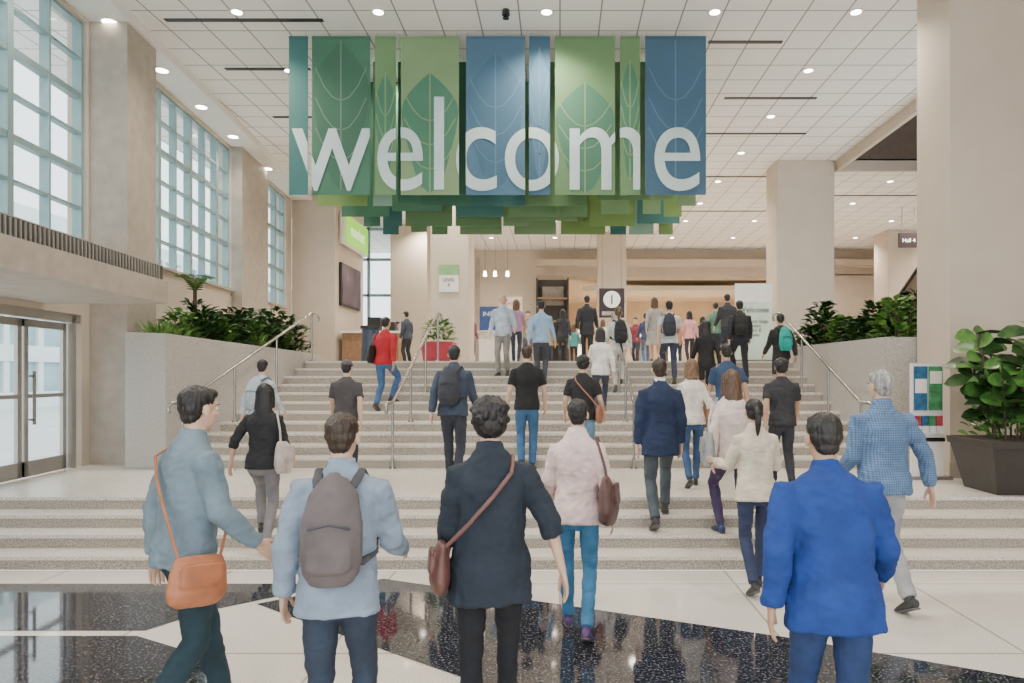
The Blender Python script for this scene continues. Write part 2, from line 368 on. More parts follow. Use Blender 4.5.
b.obj('frame',[M_frame],E); mesh_obj('glass',[(-8.8,25.47,ZTOP),(-6.1,25.47,ZTOP),(-6.1,25.47,7.25),(-8.8,25.47,7.25)],[(0,1,2,3)],M_glass,E)
b=MB(); b.box(-8.9,-8.75,24.0,25.6,ZTOP-.4,7.25); b.box(-6.0,-5.7,26.25,30.2,ZTOP-.4,7.25); b.obj('wall_left_back',[M_wall])
M_swhite=mat('sign_white',(.95,.98,.9),.5,emit=.8)
E=empty('lime_wall_sign'); b=MB(); b.box(-6.74,-6.55,21.3,23.85,5.85,6.85); b.obj('casing',[M_white],E,bevel=.08,seg=4)
b=MB(); b.box(-6.60,-6.52,21.36,23.79,5.91,6.79); b.obj('face',[mat('sign_green',(.22,.58,.04),.4,emit=1.2)],E,bevel=.03,seg=3)
text('lettering','market',(-6.51,22.57,6.2),.55,M_swhite,E,rot=(math.pi/2,0,math.pi/2))
E=empty('wall_television'); b=MB(); b.box(-6.74,-6.66,21.35,23.4,3.98,5.3); b.obj('casing',[M_black],E,bevel=.01)
b=MB(); b.box(-6.66,-6.655,21.42,23.33,4.04,5.24); b.obj('screen',[mat('tv_screen',(.06,.035,.07),.15,var=.9,scale=2,emit=.3)],E)
b=MB(); b.box(-6.6,-4.9,21.2,21.9,ZTOP,ZTOP+1.0,0); b.box(-6.65,-4.8,21.1,22.0,ZTOP+1.0,ZTOP+1.06,1); b.box(-5.9,-5.5,21.4,21.7,ZTOP+1.06,ZTOP+1.5,2); b.box(-5.3,-5.05,21.4,21.7,ZTOP+1.06,ZTOP+1.35,2)
b.obj('service_counter',[mat('counter_wood',(.28,.16,.09),.4,var=.2),M_white,M_black],bevel=.01)
b=MB(); b.cyl((-4.6,17.0),.23,.2,ZTOP,ZTOP+.85,20,0); b.cyl((-4.6,17.0),.24,.24,ZTOP+.85,ZTOP+.92,20,1); b.obj('recycling_bin',[mat('bin_dark',(.04,.06,.10),.4,var=.1),M_black])
E=empty('column_notice'); b=MB(); b.box(-3.1,-2.6,17.95,17.98,3.98,4.68,0); b.box(-3.1,-2.6,17.945,17.96,4.42,4.68,1); b.obj('panel',[M_white,mat('notice_green',(.22,.42,.2),.5,var=.1)],E)
text('lettering','LEVEL\n4',(-2.85,17.94,4.25),.12,M_black,E)
E=empty('visitor_kiosk'); b=MB(); b.box(-2.5,-1.3,21.6,22.3,ZTOP,ZTOP+1.05,0); b.box(-2.55,-1.9,22.2,22.3,ZTOP+1.05,ZTOP+1.9,1); b.box(-1.85,-1.2,22.2,22.3,ZTOP+1.05,ZTOP+2.2,2); b.box(-2.6,-1.15,21.5,22.35,ZTOP+1.05,ZTOP+1.1,2)
b.obj('booth',[M_white,mat('kiosk_blue',(.03,.07,.22),.5,var=.1),mat('kiosk_cream',(.75,.7,.6),.5,var=.1)],E)
text('lettering','SEATTLE',(-1.52,22.19,ZTOP+1.95),.15,mat('lettering_red',(.6,.06,.05),.5),E); text('lettering_2','INFO',(-2.22,22.19,ZTOP+1.6),.2,M_white,E)
E=empty('red_box_planter',(-2.55,14.75,ZTOP)); b=MB(); frust(b,0,0,.28,.33,0,.42,0); frust(b,0,0,.3,.3,.41,.425,1)
b.obj('pot',[mat('pot_red',(.50,.04,.07),.35,var=.1),M_soil],E,bevel=.01); sp=[]; bush(sp,(0,0,.4),.3,.42,260,.17,.06,1); leaves('leaves',sp,[M_leafd,M_leafl],E)
E=empty('wayfinding_sign'); b=MB(); b.box(1.4,2.3,25,25.1,3.9,4.95,0); b.box(1.5,1.52,25.04,25.06,4.9,7.25,1); b.box(2.18,2.2,25.04,25.06,4.9,7.25,1)
b.box(1.5,2.2,24.98,25,3.98,4.12,2); b.obj('board',[mat('sign_plum',(.03,.02,.03),.4,var=.1),M_steel,MATS['poster_grey']],E,bevel=.01)
b=MB(); b.cyl((1.85,4.55),.3,.3,24.98,25,32,0,'y'); b.obj('disc',[mat('sign_white_flat',(.9,.9,.9),.5,emit=.3)],E); text('numeral','1',(1.85,24.97,4.37),.5,M_black,E)
x,y=10.9,22.5
E=empty('hanging_direction_sign'); b=MB(); b.box(x,x+.62,y,y+.08,5.95,6.42,0); b.box(x+.1,x+.12,y+.03,y+.05,6.4,7.25,1); b.box(x+.5,x+.52,y+.03,y+.05,6.4,7.25,1); b.obj('board',[mat('sign_maroon',(.03,.018,.02),.4,var=.1),M_steel],E); text('lettering','Hall 4',(x+.31,y-.01,6.12),.18,M_swhite,E)
E=empty('pendant_lamps'); b=MB()
for x in (-3.0,-2.6,-2.1): b.box(x,x+.01,28,28.01,6,7.25,1); b.cyl((x,28),.07,.05,5.8,6,12,0)
b.obj('shades',[M_lamp,M_black],E)
E=empty('roll_up_banner'); b=MB(); b.box(4.25,5.15,17,17.02,ZTOP+.1,ZTOP+1.95,0); b.box(4.2,5.2,16.9,17.12,ZTOP,ZTOP+.1,1); b.box(4.25,5.15,16.99,17,ZTOP+1.5,ZTOP+1.95,2)
b.obj('sheet',[mat('banner_mint2',(.60,.74,.64),.6,var=.12,scale=2),M_steel,mat('banner_pale',(.8,.82,.78),.6,var=.1,scale=3)],E)
text('lettering','Welcome',(4.7,16.985,ZTOP+1.25),.19,mat('ink_dark',(.05,.07,.06),.6),E); text('lettering_2','Free Coat Stage\nTheatre\nParlor B\nTables',(4.7,16.985,ZTOP+1.0),.11,MATS['ink_dark'],E)
# escalator
E=empty('escalator'); b=MB()
def slab(x0,x1,y0,z0,y1,z1,t,m): 
    i=len(b.v); b.v+=[(x,y,zz) for x in (x0,x1) for (y,zz) in ((y0,z0),(y1,z1),(y1,z1+t),(y0,z0+t))]
    for f in [(0,1,2,3),(7,6,5,4),(0,4,5,1),(3,2,6,7),(0,3,7,4),(1,5,6,2)]: b.f.append(tuple(i+q for q in f)); b.m.append(m)
XE=9.3
for x in (XE,XE+1.3): slab(x,x+.08,21,ZTOP,12.5,7.2,.75,1); slab(x-.03,x+.11,21,ZTOP+.78,12.5,7.98,.08,0)
slab(XE+.05,XE+1.35,21,ZTOP+.01,12.5,6.85,.3,0)
for k in range(28): t=k/28; b.box(XE+.08,XE+1.3,21-8.5*t-.3,21-8.5*t,ZTOP+5.08*t+.02,ZTOP+5.08*t+.36,2)
b.obj('truss',[M_black,mat('escalator_panel',(.20,.18,.16),.35,.6,var=.1),M_steel],E)
E=empty('brochure_stand',(0,0,0)); b=MB(); b.box(4.50,4.90,8.95,9.01,.54,2.0,0); b.box(4.42,4.98,8.86,9.04,.52,.56,3); b.box(4.48,4.92,8.94,8.95,1.0,1.05,3)
b.box(4.52,4.69,8.93,8.95,1.40,1.96,4); b.box(4.71,4.88,8.93,8.95,1.40,1.96,1); b.box(4.53,4.68,8.925,8.93,1.62,1.8,0); b.box(4.72,4.87,8.925,8.93,1.74,1.9,0)
for k in range(4):
    b.box(4.52+k*.093,4.60+k*.093,8.92,8.95,1.12,1.33,[2,4,1,2][k]); b.box(4.52+k*.093,4.60+k*.093,8.90,8.92,1.10,1.2,0)
b.obj('rack',[M_white,mat('leaflet_green',(.06,.24,.10),.5,var=.4,scale=12),mat('leaflet_red',(.4,.05,.07),.5,var=.5,scale=12),M_steel,mat('leaflet_blue',(.03,.12,.24),.5,var=.4,scale=12)],E)
# ---------------------------------------------------------------- handrails
def rail(name,p0,p1,posts):
    E=empty(name); h=.92
    z0=ground(p0[1]-.05)+h+.02; z1=ground(p1[1]+.1)+h+.02
    a=Vector((p0[0],p0[1],z0)); c=Vector((p1[0],p1[1],z1))
    curve('grab_bar',[(a.x,a.y-.35,z0-.14),(a.x,a.y-.38,z0-.04),(a.x,a.y-.3,z0),tuple(a),tuple(c),(c.x,c.y+.35,z1),(c.x,c.y+.4,z1-.05),(c.x,c.y+.38,z1-.14)],.024,M_steel,E)
    for t in posts:
        q=a.lerp(c,t); g=ground(q.y)
        curve('post',[(q.x,q.y,g),(q.x,q.y,q.z)],.02,M_steel,E)
        b=MB(); b.cyl((q.x,q.y),.05,.045,g,g+.02,16); b.obj('flange',[M_steel],E)
rail('handrail',(-5.36,9.95),(-4.84,13.65),(0,.33,.66,1))
rail('handrail',(-2.38,9.95),(-2.38,13.65),(0,.33,.66,1))
rail('handrail',(1.05,9.95),(1.05,13.65),(0,.33,.66,1))
rail('handrail',(4.28,9.95),(4.28,13.65),(0,.33,.66,1))
# ---------------------------------------------------------------- banner
BE=empty('welcome_banner'); BZ0,BZ1=4.68,7.15
def sx(px,d=11.0): return (px-VX)*d/F
G={'teal':(.045,.15,.14),'dgreen':(.055,.16,.10),'green':(.13,.24,.11),'lgreen':(.19,.30,.15),'blue':(.05,.115,.18),'blue2':(.07,.15,.225),'navy':(.045,.105,.175),'mint':(.28,.44,.34),'olive':(.20,.31,.10)}
def bm_(n,k=1.0): 
    c=G[n]; return mat('banner_'+n+('' if k==1 else '_l%d'%int(k*10)),tuple(x*k for x in c),.8,var=.06,scale=1.5)
front=[(289,308,'teal'),(312,370,'dgreen'),(375,396,'green'),(401,459,'lgreen'),(466,525,'blue2'),(529,550,'blue'),(555,615,'green'),(620,640,'green'),(645,706,'blue')]
def pane(x0,x1,y,z0,z1,m,name='panel'):
    b=MB(); b.box(x0,x1,y-.004,y+.004,z0,z1); b.box(x0,x1,y-.015,y+.015,z1-.01,z1+.02)
    b.obj(name,[m],BE)
    b=MB(); b.box(x0+.03,x0+.034,y,y+.004,z1,7.245); b.box(x1-.034,x1-.03,y,y+.004,z1,7.245); b.obj('wire',[M_steel],BE)
def leafshape(x0,x1,y,zb,zt,m,vein,half=None):
    cx=(x0+x1)/2; w=(x1-x0)/2*.98; n=16; L=[];R=[]
    for i in range(n+1):
        t=i/n; ww=w*(math.sin(math.pi*(t*.5+.0))**.5 if t<.35 else (math.sin(math.pi*.175)**.5+ (1-math.sin(math.pi*.175)**.5)*math.sin(math.pi*min(1,(t-.35)/.35)*.5)) if t<.7 else 1*(1-((t-.7)/.3)**1.6))
        L.append((cx-ww,y,zb+(zt-zb)*t)); R.append((cx+ww,y,zb+(zt-zb)*t))
    mesh_obj('leaf_print',L+list(reversed(R)),[tuple(range(2*n+2))],m,BE)
    v=[];f=[]
    def ln(a,c,wd):
        d=Vector(c)-Vector(a); s=Vector((d.z,0,-d.x)).normalized()*wd; i=len(v)
        v.extend([Vector(a)-s,Vector(a)+s,Vector(c)+s,Vector(c)-s]); f.append((i,i+1,i+2,i+3))
    yy=y-.002
    ln((cx,yy,zb),(cx,yy,zt),.012)
    for k in (1,2,3):
        zz=zb+(zt-zb)*k*.2
        for s in (-1,1):
            q=[Vector((cx+s*w*.9*t,yy,zz+(zt-zb)*.22*t*t)) for t in (0,.33,.66,1)]
            for a,c in zip(q,q[1:]): ln(a,c,.009)
    mesh_obj('leaf_vein',v,f,vein,BE)
for i,(a,c,m) in enumerate(front):
    pane(sx(a),sx(c),11.0,BZ0,BZ1,bm_(m))
y=10.993
leafshape(sx(312),sx(370),y,4.75,7.1,bm_('dgreen',.82),bm_('mint',.5))
leafshape(sx(401),sx(459),y,4.7,6.6,bm_('dgreen',1.2),bm_('lgreen'))
leafshape(sx(466),sx(525),y,4.75,6.9,bm_('blue',1.1),bm_('blue2',1.25))
leafshape(sx(555),sx(615),y,4.7,6.45,bm_('dgreen',1.1),bm_('lgreen'))
leafshape(sx(645),sx(706),y,4.75,7.1,bm_('navy',1.1),bm_('blue2',1.2))
leafshape(sx(529),sx(550),y,4.9,7.0,bm_('blue2'),bm_('blue2',1.25))
leafshape(sx(375),sx(396),y,4.9,6.6,bm_('dgreen',1.2),bm_('lgreen'))
leafshape(sx(620),sx(640),y,4.9,6.8,bm_('dgreen',1.2),bm_('lgreen'))
rows=[11.8,12.6,13.4,14.2]
pal=['olive','green','teal','dgreen','lgreen','mint','green','mint','teal','olive','dgreen','lgreen']
k=0
for ri,yy in enumerate(rows):
    x=-4.1+ri*.17
    while x<2.15:
        w=random.choice([.32,.5,.85,.9]); 
        pane(x,min(x+w,2.29),yy,4.70+random.choice([0,0,.05,.1]),7.1,bm_(pal[(k*5+ri)%12])); k+=1
        x+=w+random.choice([.06,.1,.25])
c=D.curves.new('w','FONT'); c.body='welcome'; c.size=1
o=D.objects.new('w',c); SC.collection.objects.link(o); dg=bpy.context.evaluated_depsgraph_get(); me=D.meshes.new_from_object(o.evaluated_get(dg)); D.objects.remove(o)
xs=[v.co.x for v in me.vertices]; ys=[v.co.y for v in me.vertices]; xa,xb=min(xs),max(xs); ya,yb=min(ys),max(ys)
X0,X1=sx(292),sx(700); Z0=4.74; Z1=EYE+(VY-97)*11/F
for v in me.vertices: v.co=Vector((X0+(v.co.x-xa)/(xb-xa)*(X1-X0),10.985,Z0+(v.co.y-ya)/(yb-ya)*(Z1-Z0)))
bm=bmesh.new(); bm.from_mesh(me)
for i in range(len(front)-1):
    for px in (front[i][1],front[i+1][0]):
        bmesh.ops.bisect_plane(bm,geom=bm.verts[:]+bm.edges[:]+bm.faces[:],plane_co=(sx(px),0,0),plane_no=(1,0,0))
dead=[f for f in bm.faces if any(sx(front[i][1])<f.calc_center_median().x<sx(front[i+1][0]) for i in range(len(front)-1))]
bmesh.ops.delete(bm,geom=dead,context='FACES'); bm.to_mesh(me); bm.free()
me.materials.clear(); me.materials.append(mat('banner_lettering',(.50,.62,.62),.7,var=.08,scale=2))
o=D.objects.new('lettering',me); SC.collection.objects.link(o); o.parent=BE
# ================================================================ PEOPLE
def tube(bm,P,R,n=14,side=Vector((1,0,0)),flat0=False,flat1=False):
    P=[Vector(p) for p in P]; R=[(r,r) if not isinstance(r,tuple) else r for r in R]
    def T(i):
        a=P[max(0,i-1)]; c=P[min(len(P)-1,i+1)]; return (c-a).normalized()
    rings=[]
    def ring(c,t,r):
        s=(side-t*side.dot(t))
        if s.length<.15: s=Vector((0,1,0))-t*t.y
        s.normalize(); u=t.cross(s)
        return [bm.verts.new(c+s*r[0]*math.cos(2*math.pi*k/n)+u*r[1]*math.sin(2*math.pi*k/n)) for k in range(n)]
    t0=T(0); t1=T(len(P)-1)
    if not flat0:
        m=min(R[0]); rings.append(ring(P[0]-t0*m*.6,t0,(R[0][0]*.75,R[0][1]*.75)))
    for i,p in enumerate(P): rings.append(ring(p,T(i),R[i]))
    if not flat1:
        m=min(R[-1]); rings.append(ring(P[-1]+t1*m*.6,t1,(R[-1][0]*.75,R[-1][1]*.75)))
    for a,c in zip(rings,rings[1:]):
        for k in range(n): bm.faces.new((a[k],a[(k+1)%n],c[(k+1)%n],c[k]))
    bm.faces.new(list(reversed(rings[0]))); bm.faces.new(rings[-1])
def ell(bm,c,r,seg=16,rot=None):
    M=Matrix.Translation(c)@(rot or Matrix.Identity(4))@Matrix.Diagonal((*r,1))
    bmesh.ops.create_uvsphere(bm,u_segments=seg,v_segments=seg//2+2,radius=1,matrix=M)
def finish(bm,voxel,smooth=2,fold=0,ffreq=9,seed=0,fstr=(1,1,1)):
    bmesh.ops.recalc_face_normals(bm,faces=bm.faces)
    me=D.meshes.new('t'); bm.to_mesh(me); bm.free(); o=D.objects.new('t',me); SC.collection.objects.link(o)
    r=o.modifiers.new('r','REMESH'); r.mode='VOXEL'; r.voxel_size=voxel
    if smooth:
        s=o.modifiers.new('s','SMOOTH'); s.iterations=smooth; s.factor=.5
    dg=bpy.context.evaluated_depsgraph_get(); m2=D.meshes.new_from_object(o.evaluated_get(dg)); D.objects.remove(o); D.meshes.remove(me)
    if fold:
        nn=[v.normal.copy() for v in m2.vertices]; off=Vector((seed*3.1,seed*1.7,seed))
        for v,n in zip(m2.vertices,nn):
            p=Vector((v.co.x*fstr[0],v.co.y*fstr[1],v.co.z*fstr[2]))*ffreq+off
            a=noise.noise(p); q=1-abs(noise.noise(p*1.9+Vector((5,2,1))))*2
            v.co+=n*fold*(a*.9+q*.5)
    return m2
def combine(parts,name,mats):
    bm=bmesh.new()
    for me,M,idx in parts:
        n=len(bm.faces); nv=len(bm.verts)
        bm.from_mesh(me); bm.verts.ensure_lookup_table(); bm.faces.ensure_lookup_table()
        if M is not None:
            for v in bm.verts[nv:]: v.co=M@v.co
            if M.determinant()<0:
                for f in bm.faces[n:]: f.normal_flip()
        for f in bm.faces[n:]:
            f.material_index=idx[min(f.material_index,len(idx)-1)]; f.smooth=True
    out=D.meshes.new(name); bm.to_mesh(out); bm.free()
    for m in mats: out.materials.append(m)
    return out
def hand_template():
    bm=bmesh.new(); X=Vector((0,1,0))
    tube(bm,[(0,0,.02),(0,0,-.01),(-.002,0,-.045),(-.004,0,-.088)],[(.026,.019),(.028,.018),(.039,.017),(.037,.013)],12,X)
    for y,l,r in ((.029,.072,.0088),(.0098,.082,.009),(-.0098,.076,.0086),(-.028,.060,.0078)):
        d0=Vector((-.18,y*2.2,-1)).normalized(); d1=Vector((-.5,y*1.2,-1)).normalized(); d2=Vector((-.95,0,-1)).normalized()
        p=Vector((-.004,y,-.08)); q=p+d0*l*.48; s=q+d1*l*.32; e=s+d2*l*.26
        tube(bm,[p,q,s,e],[r*1.05,r,r*.92,r*.75],8,X)
    p=Vector((-.006,.026,-.022)); q=p+Vector((-.012,.024,-.028)); s=q+Vector((-.010,.010,-.028)); e=s+Vector((-.008,.002,-.022))
    tube(bm,[p,q,s,e],[.015,.0115,.0105,.008],8,Vector((1,0,0)))
    return finish(bm,.0042,1)
HAND=hand_template()
def head_template():
    bm=bmesh.new()
    ell(bm,(0,-.012,.03),(.073,.092,.084),24); ell(bm,(0,.022,-.035),(.056,.062,.078),20); ell(bm,(0,.055,-.095),(.026,.022,.022))
    ell(bm,(0,.072,.028),(.045,.018,.014)); 
    for s in (-1,1):
        ell(bm,(s*.034,.058,-.025),(.022,.020,.018)); ell(bm,(s*.076,-.008,-.008),(.011,.018,.031),12,Matrix.Rotation(s*-.35,4,'Z'))
        ell(bm,(s*.010,.088,-.032),(.009,.010,.008))
    tube(bm,[(0,.076,.02),(0,.088,-.008),(0,.098,-.028)],[.008,.010,.012],10)
    ell(bm,(0,.080,-.060),(.022,.010,.006)); ell(bm,(0,.079,-.071),(.018,.010,.007))
    tube(bm,[(0,-.025,-.22),(0,-.022,-.12),(0,-.015,-.05)],[(.058,.055),(.053,.055),(.05,.055)],16)
    m=finish(bm,.0055,2); return m
HEAD=head_template()
def eyes_template():
    bm=bmesh.new()
    for s in (-1,1):
        ell(bm,(s*.031,.071,.003),(.0125,.012,.0085),12); 
    n=len(bm.faces)
    for s in (-1,1): ell(bm,(s*.031,.0795,.003),(.0055,.004,.0058),10)
    for s in (-1,1): ell(bm,(s*.032,.078,.024),(.017,.008,.004),10)
    ell(bm,(0,.086,-.0655),(.019,.004,.0022),10)
    bm.faces.ensure_lookup_table()
    for i,f in enumerate(bm.faces): f.material_index=0 if i<n else 1
    me=D.meshes.new('eyes'); bm.to_mesh(me); bm.free(); return me
EYES=eyes_template()
def hair_template(kind):
    bm=bmesh.new()
    if kind=='bald':
        tube(bm,[(-.075,.01,.0),(-.066,-.05,-.01),(-.035,-.092,-.01),(0,-.103,-.012),(.035,-.092,-.01),(.066,-.05,-.01),(.075,.01,.0)],[(.01,.02),(.018,.035),(.02,.045),(.018,.05),(.02,.045),(.018,.035),(.01,.02)],12,Vector((0,0,1)))
    elif kind=='short':
        ell(bm,(0,-.020,.046),(.078,.091,.077),24); ell(bm,(0,-.042,.008),(.073,.064,.060),20); ell(bm,(0,-.050,-.035),(.056,.044,.045),16)
        ell(bm,(0,.045,.078),(.055,.04,.03))
    elif kind=='curly':
        rr=random.Random(3)
        ell(bm,(0,-.030,.045),(.088,.098,.085),24); ell(bm,(0,-.045,-.01),(.083,.075,.075),20)
        for _ in range(70):
            a=rr.uniform(0,6.28); e=rr.uniform(-.4,1.4); ell(bm,(.088*math.cos(a)*math.cos(e),-.035+min(.05,.095*math.sin(a)*math.cos(e)),.035+.085*math.sin(e)),(.018,.018,.018),8)
    else:
        ell(bm,(0,-.022,.046),(.081,.094,.080),24); ell(bm,(0,-.040,-.005),(.076,.068,.075),20)
        ell(bm,(0,.045,.078),(.055,.04,.03))
    if kind in('bob','long'):
        L=-.15 if kind=='bob' else -.32
        tube(bm,[(0,-.045,.03),(0,-.055,-.06),(0,-.075,-.14),(0,-.10,L)],[(.088,.07),(.088,.065),(.092,.05),(.07 if kind=='long' else .088,.032)],18)
        for s in (-1,1): tube(bm,[(s*.068,.02,.06),(s*.078,.012,-.03),(s*.082,-.01,-.13)],[(.018,.03),(.018,.034),(.02,.03)],10)
    if kind=='pony':
        ell(bm,(0,-.115,.03),(.025,.022,.025)); tube(bm,[(0,-.115,.03),(0,-.15,.0),(0,-.155,-.10),(0,-.13,-.22)],[.018,.028,.028,.010],12)
    if kind=='bun': ell(bm,(0,-.11,.065),(.042,.038,.04))
    return finish(bm,.006,1,fold=.0045,ffreq=40,fstr=(1.6,1.6,.45))
HAIR={k:hair_template(k) for k in('short','bob','long','pony','bun','bald','curly')}
def cap_template():
    bm=bmesh.new(); ell(bm,(0,-.012,.06),(.083,.100,.072),24)
    tube(bm,[(0,.06,.055),(0,.12,.045),(0,.155,.035)],[(.07,.008),(.066,.007),(.045,.006)],16)
    return finish(bm,.005,1)
CAP=cap_template()
def shoe_template():
    bm=bmesh.new()
    tube(bm,[(0,-.065,-.035),(0,-.02,-.035),(0,.05,-.042),(0,.12,-.052),(0,.17,-.058)],[(.033,.038),(.037,.044),(.042,.036),(.046,.026),(.036,.020)],14,Vector((1,0,0)))
    tube(bm,[(0,-.01,-.04),(0,-.012,.03)],[(.038,.045),(.036,.042)],12)
    me=finish(bm,.0075,1)
    for v in me.vertices: v.co.z=max(v.co.z,-.066)
    b2=bmesh.new(); tube(b2,[(0,-.075,-.071),(0,0,-.071),(0,.08,-.071),(0,.15,-.071),(0,.19,-.071)],[(.033,.009),(.038,.009),(.045,.009),(.045,.009),(.03,.009)],14,Vector((1,0,0)))
    m2=D.meshes.new('s'); bmesh.ops.recalc_face_normals(b2,faces=b2.faces); b2.to_mesh(m2); b2.free()
    return me,m2
SHOE,SOLE=shoe_template()
def cloth(c,kind='plain'):
    nm='cloth_%s_%d_%d_%d'%(kind,*[int(x*255) for x in c])
    if nm in MATS: return MATS[nm]
    m=mat(nm,c,.85,var=.20,scale=7,bump=.25,bscale=180)
    if kind=='plaid':
        t=m.node_tree; N=t.nodes; L=t.links; b=N['Principled BSDF']
        tc=N.new('ShaderNodeTexCoord')
        src=b.inputs['Base Color'].links[0].from_socket
        for ax in ('X','Z'):
            w=N.new('ShaderNodeTexWave'); w.bands_direction=ax; w.inputs['Scale'].default_value=18
            L.new(tc.outputs['Object'],w.inputs[0]); r=N.new('ShaderNodeValToRGB'); r.color_ramp.elements[0].position=.3; r.color_ramp.elements[1].position=.9
            r.color_ramp.elements[0].color=(1,1,1,1); r.color_ramp.elements[1].color=(.62,.68,.78,1); L.new(w.outputs[0],r.inputs[0])
            mx=N.new('ShaderNodeMix'); mx.data_type='RGBA'; mx.blend_type='MULTIPLY'; mx.inputs[0].default_value=1
            L.new(src,mx.inputs[6]); L.new(r.outputs[0],mx.inputs[7]); src=mx.outputs[2]
        L.new(src,b.inputs['Base Color'])
    return m
def skinm(c): return mat('skin_%d'%int(c[0]*255),c,.5,var=.06,scale=14)
def hairm(c):
    return mat('hair_%d_%d'%(int(c[0]*255),int(c[2]*255)),c,.42,var=.55,scale=60,stretch=(1,1,.15),bump=.5,bscale=120)
LIGHT=(.62,.40,.29); TAN=(.48,.29,.19); BROWN=(.22,.12,.075)
BLK=(.012,.010,.010); DBR=(.035,.02,.012); GRY=(.30,.29,.28); BRN=(.09,.05,.025); BLD=(.16,.09,.045)
M_eyew=mat('eye_white',(.8,.78,.75),.2); 
NP=[0]
def person(name,px,d,yt=None,h=None,face=0,st=.26,female=False,top=(.1,.1,.1),topk='plain',bottom=(.03,.04,.07),sleeve='long',hair='short',hairc=BLK,skin=LIGHT,shoes=(.03,.03,.03),
           coat=0.0,arms=None,lean=5,backpack=None,sbag=None,legs='trousers',look=(0,0),hem=.84,cap=None,collar=None,wide=1.0,fwd='L'):
    NP[0]+=1
    coat=max(coat,.010)
    X=(px-VX)*d/F; zb=ground(d)
    if h is None:
        h=EYE-(yt-VY)*d/F-zb; h=min(1.86,max(1.50,h))
    s=h/1.75; near=d<8.5
    vox=.010 if d<6 else (.013 if d<9 else .017)
    ang=math.radians(face); ca,sa=math.cos(ang),math.sin(ang)
    def world(lx,ly): return (X+s*(ca*lx-sa*ly), d+s*(sa*lx+ca*ly))
    hw=.085 if not female else .088
    sg={'L':-1,'R':1}; feet={}
    for side in('L','R'):
        x=sg[side]*hw*(.85); y=(st if side==fwd else -st*.8)
        wx,wy=world(x,y); dirY=ca
        toe=.20*s*dirY
        for r,zz in RIS:
            lo,hi=(wy-.03,wy+toe+.03) if dirY>0 else (wy+toe*.35-.02,wy+.09*s)
            if dirY>0 and lo<r<hi:
                back=r-.03-toe; ahead=r+.05
                wy=ahead if abs(ahead-wy)<abs(back-wy) else back
            elif dirY<=0 and lo<r<hi:
                wy=r+abs(toe)*.35+.03 if r>wy-.12 else r-.1*s
        g=(ground(wy)-zb)/s
        dx,dy=(wx-X)/s,(wy-d)/s; lx,ly=ca*dx+sa*dy,-sa*dx+ca*dy
        heel=0
        if side!=fwd and abs(st)>.12: heel=.42 if st>0 else 0
        ball=.12
        az=g+.08+math.sin(heel)*ball*.9; ay=ly+ball*(1-math.cos(heel))*.8
        feet[side]=(Vector((lx,ay,az)),heel)
    py=sum(f[0].y for f in feet.values())/2*.6+.02; Lg=.865
    pz=.955
    for side in('L','R'):
        A=feet[side][0]; hx=sg[side]*hw; dh=math.hypot(A.x-hx,A.y-py); pz=min(pz,A.z+math.sqrt(max(.1,Lg**2-dh**2))+.03)
    le=math.radians(lean); tw=math.radians((8 if fwd=='L' else -8)*(1 if abs(st)>.1 else 0))
    RT=Matrix.Translation((0,py,pz))@Matrix.Rotation(-le,4,'X')@Matrix.Rotation(-tw,4,'Z')@Matrix.Translation((0,0,-.93))
    def tp(x,y,z): return RT@Vector((x,y,z))
    side_v=(RT.to_3x3()@Vector((1,0,0)))
    parts=[]; mats=[]
    def mi(m):
        if m not in mats: mats.append(m)
        return mats.index(m)
    sk=mi(skinm(skin)); tm=mi(cloth(top,topk)); bmx=mi(cloth(bottom)); hm=mi(hairm(hairc)); sm=mi(mat('shoe_%d'%int(shoes[0]*255+shoes[2]*999),shoes,.5,var=.1)); so=mi(mat('shoe_sole',(.12,.11,.10),.7)); ew=mi(M_eyew); eb=mi(M_black)
    bm=bmesh.new(); joints={}
    slim=.88 if female else 1.0
    for side in('L','R'):
        H=Vector((sg[side]*hw,py,pz-.03)); A,heel=feet[side]; v=A-H; L=v.length; a=.435; c=.435
        L=min(L,.868); dn=v.normalized(); xx=(a*a-c*c+L*L)/(2*L); hh=math.sqrt(max(0,a*a-xx*xx)); fwdv=Vector((sg[side]*.1,1,0)); fwdv=(fwdv-dn*fwdv.dot(dn)).normalized()
        K=H+dn*xx+fwdv*hh; joints[side]=(H,K,A)
        if legs=='trousers':
            tube(bm,[H+Vector((0,0,-.03)),H.lerp(K,.35),H.lerp(K,.75),K,K.lerp(A,.35)+Vector((0,-.012,0)),K.lerp(A,.75),A+Vector((0,-.005,.015))],[(.080*wide,.092),(.084*slim,.092*slim),(.070*slim,.074*slim),(.062*slim,.066*slim),(.060*slim,.066*slim),(.052*slim,.058*slim),(.050*slim,.060*slim)],14,flat1=True)
        else:
            tube(bm,[H,H.lerp(K,.5),K,K.lerp(A,.3)+Vector((0,-.015,0)),K.lerp(A,.75),A],[.080,.07,.052,.054,.036,.034],12)
